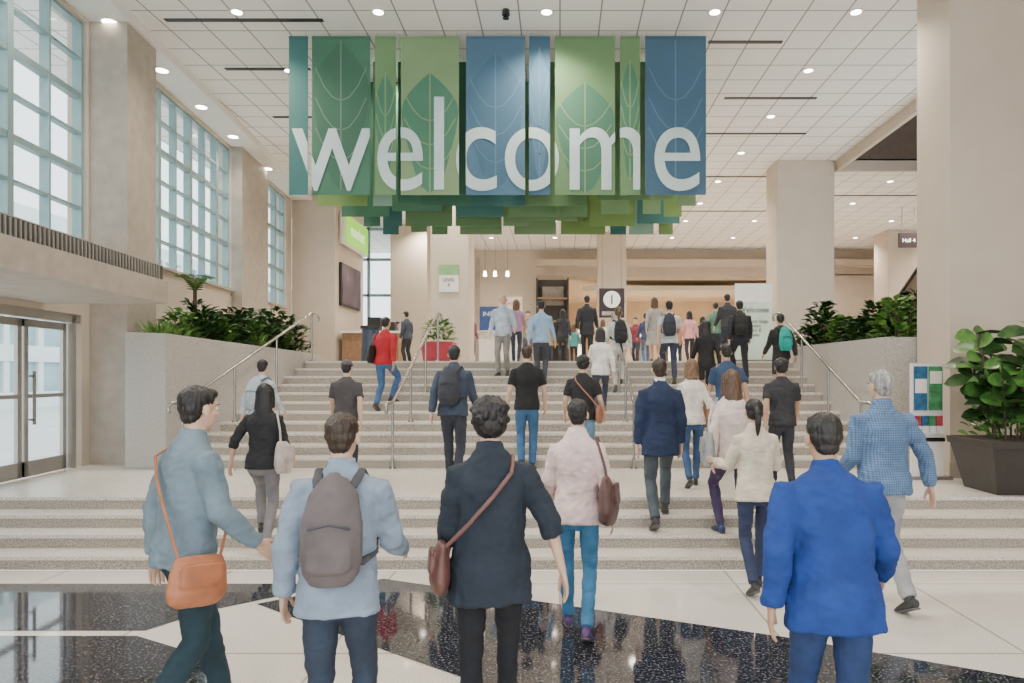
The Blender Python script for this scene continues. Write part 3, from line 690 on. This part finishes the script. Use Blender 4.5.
    if legs=='trousers':
        tube(bm,[(0,py-.005,pz-.10),(0,py-.010,pz-.03),(0,py-.008,pz+.03)],[(.125,.085),(.154*wide,.106),(.140*wide,.092)],18)
        for sx_ in(-1,1): ell(bm,(sx_*.07,py-.045,pz-.05),(.072,.060,.075),14)
        parts.append((finish(bm,vox,2,fold=.0085,ffreq=8,seed=NP[0],fstr=(1,1,1.6)),None,[bmx]))
    else:
        parts.append((finish(bm,vox,1),None,[sk]))
        bm=bmesh.new(); kz=pz-.45
        if legs=='shorts':
            for side in('L','R'):
                H,K,A=joints[side]; tube(bm,[H,H.lerp(K,.5),H.lerp(K,.85)],[(.092,.10),(.09,.1),(.088,.095)],14,flat1=True)
            tube(bm,[(0,py,pz-.08),(0,py,pz),(0,py,pz+.03)],[(.14,.1),(.155,.106),(.14,.095)],18)
        else:
            tube(bm,[(0,py,kz),(0,py,pz-.15),(0,py,pz),(0,py,pz+.05)],[(.24,.22),(.20,.16),(.155,.108),(.135,.09)],20,flat0=True)
        parts.append((finish(bm,vox,2,fold=.010,ffreq=7,seed=NP[0],fstr=(2,2,.5)),None,[bmx]))
    for side in('L','R'):
        A,heel=feet[side]; M=Matrix.Translation(A)@Matrix.Rotation(-sg[side]*.12,4,'Z')@Matrix.Rotation(-heel,4,'X')
        if female: M=M@Matrix.Diagonal((.88,.9,.95,1))@Matrix.Translation((0,0,-.003))
        parts.append((SHOE,M,[sm])); parts.append((SOLE,M,[so]))
    bm=bmesh.new(); k=coat; sw=1.0 if not female else .9; ww=1.0 if not female else .93
    sec=[]
    if hem<.9: sec.append((hem,(.172*wide+k*1.2)*1.01,.126*wide+k*1.1,-.010))
    sec+=[(.93,.168*wide+k,.122*wide+k,-.010),(1.03,.152*ww*wide+k,.108*wide+k,0),(1.13,.150*ww*wide+k,.106*wide+k,0),(1.24,.164*sw*wide+k*.9,.117+k*.9,-.003),(1.33,.176*sw+k*.7,.114+k*.8,-.008),(1.395,.160*sw+k*.5,.096+k*.6,-.012),(1.44,.118*sw+k*.4,.078+k*.4,-.014),(1.475,.078+k*.2,.066+k*.2,-.010),(1.50,.062+k*.2,.060+k*.2,-.008)]
    if collar or coat>.015: sec.append((1.53,.062,.061,-.006))
    tube(bm,[tp(0,y,z) for z,_,_,y in sec],[(a,b_) for _,a,b_,_ in sec],22,side_v,flat0=True,flat1=True)
    if female: 
        for q in(-1,1): ell(bm,tp(q*.07,.085,1.27),(.065,.05,.06),12)
    for q in(-1,1): ell(bm,tp(q*.085,-.050,1.31),(.075+k*.5,.052+k,.09),12)
    if arms is None:
        f=1 if fwd=='L' else -1
        arms={'L':(-22*f if abs(st)>.1 else 3,10,18+8*(f<0)),'R':(22*f if abs(st)>.1 else 3,10,18+8*(f>0))}
    armp={}
    R3=RT.to_3x3()
    for side in('L','R'):
        a,o_,e=[math.radians(q) for q in arms[side][:3]]; inn=math.radians(arms[side][3]) if len(arms[side])>3 else 0
        g=sg[side]; S=tp(g*(.172*sw+k*.3),-.012,1.375)
        du=R3@Vector((g*math.sin(o_)*math.cos(a),math.sin(a),-math.cos(a)*math.cos(o_))); du.normalize()
        a2=a+e; o2=o_*.5-inn
        df=R3@Vector((g*math.sin(o2),math.sin(a2)*math.cos(o2),-math.cos(a2)*math.cos(o2))); df.normalize()
        El=S+du*.275; Wr=El+df*.25; armp[side]=(S,El,Wr,df)
        sr=1 if not female else .86
        C=tp(g*.10,-.012,1.385)
        if sleeve=='long':
            tube(bm,[C,S,S.lerp(El,.35),El,El.lerp(Wr,.5),Wr-df*.01],[(.050+k*.3),(.058*sr+k*.5),(.056*sr+k*.5),(.049*sr+k*.5),(.044*sr+k*.4),(.036*sr+k*.3)],14,flat1=True)
        elif sleeve=='half':
            tube(bm,[C,S,S.lerp(El,.35),El,El.lerp(Wr,.3)],[.050+k*.3,.058*sr+k*.5,.057*sr+k*.5,.053*sr+k*.5,.051*sr+k*.4],14,flat1=True)
        elif sleeve=='short':
            tube(bm,[C,S,S.lerp(El,.4),S.lerp(El,.72)],[.052,.060*sr,.060*sr,.060*sr],14,flat1=True)
        else: tube(bm,[C,S.lerp(C,.3)],[.06,.058*sr],12)
    parts.append((finish(bm,vox,2,fold=.009 if not near else .0125,ffreq=8.5,seed=NP[0]+50,fstr=(1,1,1.5)),None,[tm]))
    bm=bmesh.new()
    for side in('L','R'):
        S,El,Wr,df=armp[side]; r=1 if not female else .85
        tube(bm,[S,S.lerp(El,.5),El,El.lerp(Wr,.3),Wr+df*.01],[.045*r,.043*r,.037*r,.038*r,.024*r],12)
    parts.append((finish(bm,.012,1),None,[sk]))
    for side in('L','R'):
        S,El,Wr,df=armp[side]; zax=-df; yax=R3@Vector((0,1,0)); yax=(yax-zax*yax.dot(zax)).normalized(); xax=yax.cross(zax)
        M=Matrix((xax,yax,zax)).transposed().to_4x4(); M.translation=Wr
        M=M@Matrix.Diagonal(((1 if side=='R' else -1)*(.9 if female else 1),(.9 if female else 1),(.92 if female else 1),1))
        parts.append((HAND,M,[sk]))
    hy,hp=look; HM=Matrix.Translation(tp(0,.012,1.632))@RT.to_3x3().to_4x4()@Matrix.Rotation(tw,4,'Z')@Matrix.Rotation(le*.7-math.radians(hp),4,'X')@Matrix.Rotation(math.radians(hy),4,'Z')
    parts.append((HEAD,HM,[sk])); parts.append((EYES,HM,[ew,eb])); parts.append((HAIR[hair],HM,[hm]))
    if cap: parts.append((CAP,HM,[mi(cloth(cap))]))
    if collar:
        bm=bmesh.new(); tube(bm,[tp(0,-.012,1.475),tp(0,-.008,1.545)],[(.068,.066),(.060,.062)],16,side_v,flat0=True,flat1=True)
        parts.append((finish(bm,.009,1),None,[mi(cloth(collar))]))
    me=combine(parts,name,mats)
    o=D.objects.new(name,me); SC.collection.objects.link(o); o.location=(X,d,zb); o.rotation_euler=(0,0,ang); o.scale=(s,s,s)
    def child(cn,bm,m,v=.008,fold=.003):
        me=finish(bm,v,1,fold=fold,ffreq=10,seed=NP[0]); me.materials.append(m); me.polygons.foreach_set('use_smooth',[True]*len(me.polygons))
        c=D.objects.new(cn,me); SC.collection.objects.link(c); c.parent=o; return c
    if backpack:
        col,acc=backpack[:2]; bs=backpack[2] if len(backpack)>2 else 1; bm=bmesh.new(); yb=-.19-k
        tube(bm,[tp(0,yb,1.02),tp(0,yb-.015,1.10),tp(0,yb-.01,1.25),tp(0,yb+.01,1.37),tp(0,yb+.02,1.42)],[(.125*bs,.080*bs),(.14*bs,.092*bs),(.135*bs,.085*bs),(.11*bs,.065),(.075,.045)],20,side_v)
        tube(bm,[tp(0,yb-.078,1.05),tp(0,yb-.082,1.12),tp(0,yb-.068,1.20)],[(.10*bs,.035),(.105*bs,.04),(.085*bs,.03)],16,side_v)
        tube(bm,[tp(-.03,yb+.01,1.43),tp(-.02,yb+.01,1.465),tp(.02,yb+.01,1.465),tp(.03,yb+.01,1.43)],[.009]*4,8,Vector((0,0,1)))
        c=child('backpack',bm,cloth(col),.009)
        bm=bmesh.new()
        for q in(-1,1):
            tube(bm,[tp(q*.075,yb+.04,1.40),tp(q*.09,-.105-k*.6,1.43),tp(q*.098,-.02,1.468+k*.4),tp(q*.105,.075+k*.6,1.42),tp(q*.12,.122+k,1.32),tp(q*.145,.10+k,1.18),tp(q*.165,-.02,1.08),tp(q*.12,yb+.05,1.05)],[(.026,.010)]*8,10,side_v)
        child('straps',bm,cloth(acc),.007,0)
        bm=bmesh.new(); tube(bm,[tp(-.09*bs,yb-.086*bs,1.225),tp(0,yb-.094*bs,1.245),tp(.09*bs,yb-.086*bs,1.225)],[(.006,.012)]*3,8,Vector((0,0,1))); child('zip',bm,cloth(acc),.005,0)
    if sbag:
        col,q,zc,sz=sbag
        bm=bmesh.new(); bx=q*(.225+k); 
        tube(bm,[tp(bx,-.03,zc-.13*sz),tp(bx,-.03,zc-.08*sz),tp(bx-q*.005,-.03,zc+.05*sz),tp(bx-q*.012,-.03,zc+.11*sz)],[(.045*sz,.15*sz),(.06*sz,.17*sz),(.05*sz,.155*sz),(.025*sz,.135*sz)],20,side_v)
        tube(bm,[tp(bx+q*.055*sz,-.03,zc-.03*sz),tp(bx+q*.045*sz,-.03,zc+.08*sz)],[(.012,.12*sz)]*2,14,side_v)
        child('shoulder_bag',bm,mat('leather_%d'%int(col[0]*255+col[2]*700),col,.45,var=.2,scale=10),.008)
        bm=bmesh.new(); kk=k+.012
        if sz<1.15:
            pts=[tp(bx-q*.01,-.14*sz,zc+.09*sz),tp(q*.12,-.140-kk,1.15),tp(0,-.138-kk,1.28),tp(-q*.085,-.118-kk,1.385),tp(-q*.11,-.03,1.455+k*.5),tp(-q*.085,.10+k,1.385),tp(0,.135+kk+(.03 if female else 0),1.27),tp(q*.12,.13+kk,1.12),tp(bx-q*.01,.08*sz,zc+.09*sz)]
        else:
            pts=[tp(bx,-.13,zc+.1*sz),tp(bx-q*.02,-.11,1.25),tp(q*.15,-.05,1.445+k),tp(q*.15,.02,1.445+k),tp(bx-q*.03,.06,1.25),tp(bx,.07,zc+.1*sz)]
        tube(bm,pts,[(.013,.007)]*len(pts),8,side_v); child('strap',bm,mat('leather_%d'%int(col[0]*255+col[2]*700),col,.45),.006,0)
    return o
P=person
# ---- foreground
P('man_in_grey_blue_jacket',178,3.6,388,top=(.17,.24,.29),bottom=(.015,.04,.055),coat=.018,hair='short',face=-32,fwd='L',sbag=((.42,.15,.07),1,.82,.85),st=.28,arms={'L':(-14,8,20),'R':(16,10,35)})
P('man_with_brown_backpack',336,3.15,418,top=(.25,.32,.41),bottom=(.03,.045,.075),coat=.02,hair='short',hairc=DBR,fwd='R',backpack=((.13,.11,.11),(.07,.07,.08)),st=.24,arms={'L':(-8,12,30),'R':(18,14,55)},hem=.80)
P('woman_in_black_tunic',490,3.35,402,female=True,top=(.016,.024,.038),bottom=(.010,.011,.016),coat=.022,hem=.76,sleeve='half',hair='curly',hairc=BLK,skin=LIGHT,fwd='R',arms={'L':(10,8,30),'R':(-8,28,4)},sbag=((.14,.06,.05),-1,.95,.85),st=.25,wide=1.05,face=4)
P('woman_in_pink_shirt',577,4.95,402,female=True,top=(.74,.56,.54),bottom=(.05,.18,.33),sleeve='half',hair='short',hairc=BLK,skin=LIGHT,shoes=(.10,.05,.16),coat=.018,hem=.82,fwd='L',st=.24,sbag=((.10,.05,.045),1,1.02,1.25),arms={'L':(5,12,60),'R':(-8,14,25)},face=-3)
P('man_in_royal_blue_jacket',836,2.98,416,top=(.010,.045,.23),bottom=(.02,.045,.14),coat=.030,hair='short',hairc=BLK,skin=TAN,fwd='L',st=.26,hem=.78,wide=1.04,arms={'L':(-18,14,30),'R':(16,16,40)},lean=9)
P('man_in_plaid_shirt',886,5.5,371,top=(.15,.24,.38),topk='plaid',bottom=(.33,.33,.34),sleeve='long',hair='short',hairc=GRY,skin=LIGHT,fwd='L',st=.2,coat=.016,arms={'L':(5,10,50),'R':(-10,24,12)},face=12,lean=2,wide=1.08)
P('woman_in_cream_jacket',757,5.95,402,female=True,top=(.60,.53,.42),bottom=(.025,.035,.08),hair='pony',hairc=BLK,coat=.02,fwd='R',st=.22,arms={'L':(20,15,80),'R':(15,15,85)},hem=.82)
P('woman_in_black_blouse',262,6.85,386,female=True,top=(.02,.02,.024),bottom=(.20,.19,.20),hair='long',hairc=BLK,fwd='L',st=.3,sbag=((.50,.44,.42),1,.98,1.2),face=8,sleeve='half',arms={'L':(-5,30,20),'R':(10,10,40)})
P('man_in_navy_suit',660,7.25,361,top=(.012,.024,.065),bottom=(.06,.075,.09),coat=.022,hem=.74,collar=(.7,.72,.75),hair='short',hairc=DBR,fwd='R',st=.2,lean=2,arms={'L':(0,8,10),'R':(-4,8,14)})
P('woman_in_pale_jacket',733,6.95,372,female=True,top=(.66,.55,.52),bottom=(.06,.04,.10),hair='long',hairc=BRN,coat=.025,hem=.78,fwd='L',st=.26,shoes=(.03,.04,.12),sbag=((.3,.3,.31),-1,.98,1.2),face=5)
P('woman_in_white_top',693,8.3,372,female=True,top=(.70,.66,.62),bottom=(.04,.09,.20),hair='bob',hairc=BLD,fwd='R',st=.2,sbag=((.40,.20,.09),1,.98,1.2),sleeve='half')
P('man_in_dark_shirt',783,8.1,368,top=(.03,.03,.035),bottom=(.03,.03,.04),hair='curly',hairc=BLK,fwd='L',st=.2,sleeve='short',skin=TAN)
P('man_in_blue_polo',728,9.6,345,top=(.03,.06,.13),bottom=(.04,.045,.06),hair='short',fwd='R',st=.18,sleeve='short',skin=TAN)
P('man_in_black_tshirt',583,8.7,357,top=(.018,.018,.02),bottom=(.14,.26,.40),hair='curly',fwd='L',st=.22,sleeve='short',sbag=((.30,.12,.07),1,.93,.9),arms={'L':(5,16,40),'R':(-5,16,50)})
P('man_in_black_polo',527,9.75,347,top=(.012,.012,.014),bottom=(.04,.12,.25),hair='short',hairc=DBR,fwd='R',st=.16,sleeve='short',arms={'L':(0,14,30),'R':(0,14,30)},lean=2)
P('man_with_black_backpack',453,8.6,347,top=(.04,.055,.09),bottom=(.03,.035,.05),hair='short',fwd='L',st=.22,coat=.02,backpack=((.03,.033,.045),(.03,.03,.035)),wide=1.05)
P('man_in_grey_tshirt',345,8.9,364,top=(.06,.055,.06),bottom=(.03,.03,.04),hair='short',fwd='R',st=.18,sleeve='short',cap=(.10,.09,.10))
P('woman_in_grey_hoodie',260,9.4,361,female=True,top=(.44,.50,.56),bottom=(.02,.02,.025),hair='short',fwd='L',st=.2,coat=.015,backpack=((.36,.42,.48),(.08,.10,.14)))
# ---- upper flight
P('woman_in_white_blouse',601,11.2,346,female=True,top=(.70,.68,.66),bottom=(.04,.05,.08),hair='bob',fwd='R',st=.2)
P('man_in_red_jacket',384,11.75,318,top=(.42,.015,.025),bottom=(.05,.12,.26),hair='short',fwd='R',st=.16,coat=.015,face=-18,sbag=((.02,.02,.02),-1,1.05,1.2),skin=TAN)
P('man_in_blue_shirt',503,13.0,306,top=(.48,.56,.66),bottom=(.24,.23,.21),hair='bald',hairc=GRY,face=172,fwd='R',st=.16,lean=0,arms={'L':(0,14,60),'R':(0,14,30)},collar=(.7,.72,.75))
P('man_in_light_blue_shirt',541,12.6,322,top=(.28,.42,.60),bottom=(.05,.055,.07),hair='short',fwd='L',st=.2)
P('woman_with_small_backpack',619,12.3,328,female=True,top=(.58,.58,.56),bottom=(.52,.49,.46),hair='pony',hairc=BRN,fwd='R',st=.2,backpack=((.02,.02,.025),(.03,.03,.03)))
P('man_with_daypack',670,12.7,318,top=(.55,.57,.6),bottom=(.04,.05,.09),hair='short',fwd='L',st=.2,backpack=((.03,.035,.05),(.03,.03,.03)),sleeve='short')
P('woman_in_black_dress',707,11.6,337,female=True,top=(.012,.012,.014),bottom=(.015,.015,.018),hair='long',fwd='R',st=.2,skin=TAN)
P('man_in_black_jacket',740,12.9,324,top=(.02,.022,.03),bottom=(.02,.02,.025),hair='short',fwd='L',st=.2,coat=.02,backpack=((.02,.02,.02),(.02,.02,.02)))
P('man_with_teal_backpack',782,12.0,326,top=(.02,.02,.022),bottom=(.03,.03,.035),legs='shorts',hair='short',fwd='R',st=.2,backpack=((.01,.30,.26),(.02,.03,.03)),skin=TAN)
# ---- upper hall
P('man_in_dark_suit',587,18,296,top=(.018,.02,.028),bottom=(.018,.02,.026),coat=.02,hem=.74,fwd='L',st=.18)
P('woman_in_dark_coat',563,19,314,female=True,top=(.03,.03,.04),bottom=(.03,.03,.035),hair='long',fwd='R',st=.16)
P('woman_in_grey_dress',655,16.6,298,female=True,top=(.34,.32,.31),bottom=(.36,.34,.34),legs='skirt',hair='long',hairc=BRN,fwd='L',st=.15)
P('man_in_khaki_shirt',528,20.5,312,top=(.30,.26,.18),bottom=(.05,.06,.10),hair='short',fwd='L',st=.16,face=180)
P('woman_in_pink_top',690,19.5,312,female=True,top=(.62,.30,.34),bottom=(.03,.03,.05),hair='bob',fwd='R',st=.18)
P('man_in_green_shirt',716,17.2,312,top=(.10,.20,.14),bottom=(.03,.035,.05),hair='short',fwd='L',st=.18)
P('man_in_maroon_sweater',636,22,318,top=(.22,.04,.06),bottom=(.03,.035,.05),hair='short',fwd='L',st=.15,face=160)
P('woman_in_white_cardigan',603,23.5,320,female=True,top=(.66,.64,.6),bottom=(.05,.05,.08),hair='bob',hairc=BRN,fwd='L',st=.14)
P('man_at_counter',408,20.4,312,top=(.05,.06,.09),bottom=(.03,.03,.04),hair='short',fwd='L',st=.05,face=60)
P('woman_at_kiosk',470,20.8,314,female=True,top=(.25,.10,.14),bottom=(.03,.03,.04),hair='long',hairc=BRN,st=.05,face=-20)
P('man_in_tan_jacket',549,24.5,324,top=(.34,.25,.16),bottom=(.04,.05,.08),coat=.02,fwd='R',st=.16)
P('woman_in_teal_top',574,26,325,female=True,top=(.06,.25,.27),bottom=(.03,.03,.04),hair='long',hairc=BRN,fwd='L',st=.15)
P('man_in_white_shirt',621,25.5,324,top=(.66,.66,.66),bottom=(.04,.04,.06),fwd='L',st=.16,face=175)
P('woman_in_navy_cardigan',646,20.2,316,female=True,top=(.03,.05,.12),bottom=(.10,.10,.12),hair='pony',hairc=DBR,fwd='R',st=.15)
P('man_in_orange_shirt',678,23.5,320,top=(.50,.17,.06),bottom=(.04,.05,.08),fwd='R',st=.15,skin=BROWN)
P('woman_in_black_coat',703,21.5,317,female=True,top=(.02,.02,.025),bottom=(.02,.02,.03),hair='bob',fwd='L',st=.15,coat=.02)
P('man_in_dark_hoodie',728,15.4,316,top=(.035,.035,.045),bottom=(.03,.035,.05),fwd='R',st=.17,coat=.018)
P('man_in_grey_suit',395,24.0,322,top=(.16,.16,.18),bottom=(.14,.14,.16),coat=.02,fwd='L',st=.15,face=-60)
P('woman_in_floral_top',516,16.5,322,female=True,top=(.32,.18,.30),bottom=(.03,.04,.07),hair='long',hairc=BRN,fwd='L',st=.16)
# ---------------------------------------------------------------- light & camera
w=D.worlds.new('w'); SC.world=w; w.use_nodes=True; N=w.node_tree.nodes; L=w.node_tree.links
bg=N['Background']; bg.inputs[0].default_value=(.94,.975,1.0,1); bg.inputs[1].default_value=3.1
sn=D.lights.new('daylight_sun','SUN'); sn.energy=3.0; sn.angle=.35; sn.color=(1,.97,.92); so_=D.objects.new('daylight_sun',sn); SC.collection.objects.link(so_)
so_.location=(-20,12,20); so_.rotation_euler=Vector((1,-.12,-.55)).to_track_quat('-Z','Y').to_euler()
cam=D.cameras.new('camera'); co=D.objects.new('camera',cam); SC.collection.objects.link(co)
co.location=(0,0,EYE); co.rotation_euler=(math.pi/2,0,0); cam.sensor_width=36; cam.lens=36*F/1024
cam.shift_x=-(VX-512)/1024; cam.shift_y=(VY-341.5)/1024; cam.clip_start=.05; cam.clip_end=300
SC.camera=co
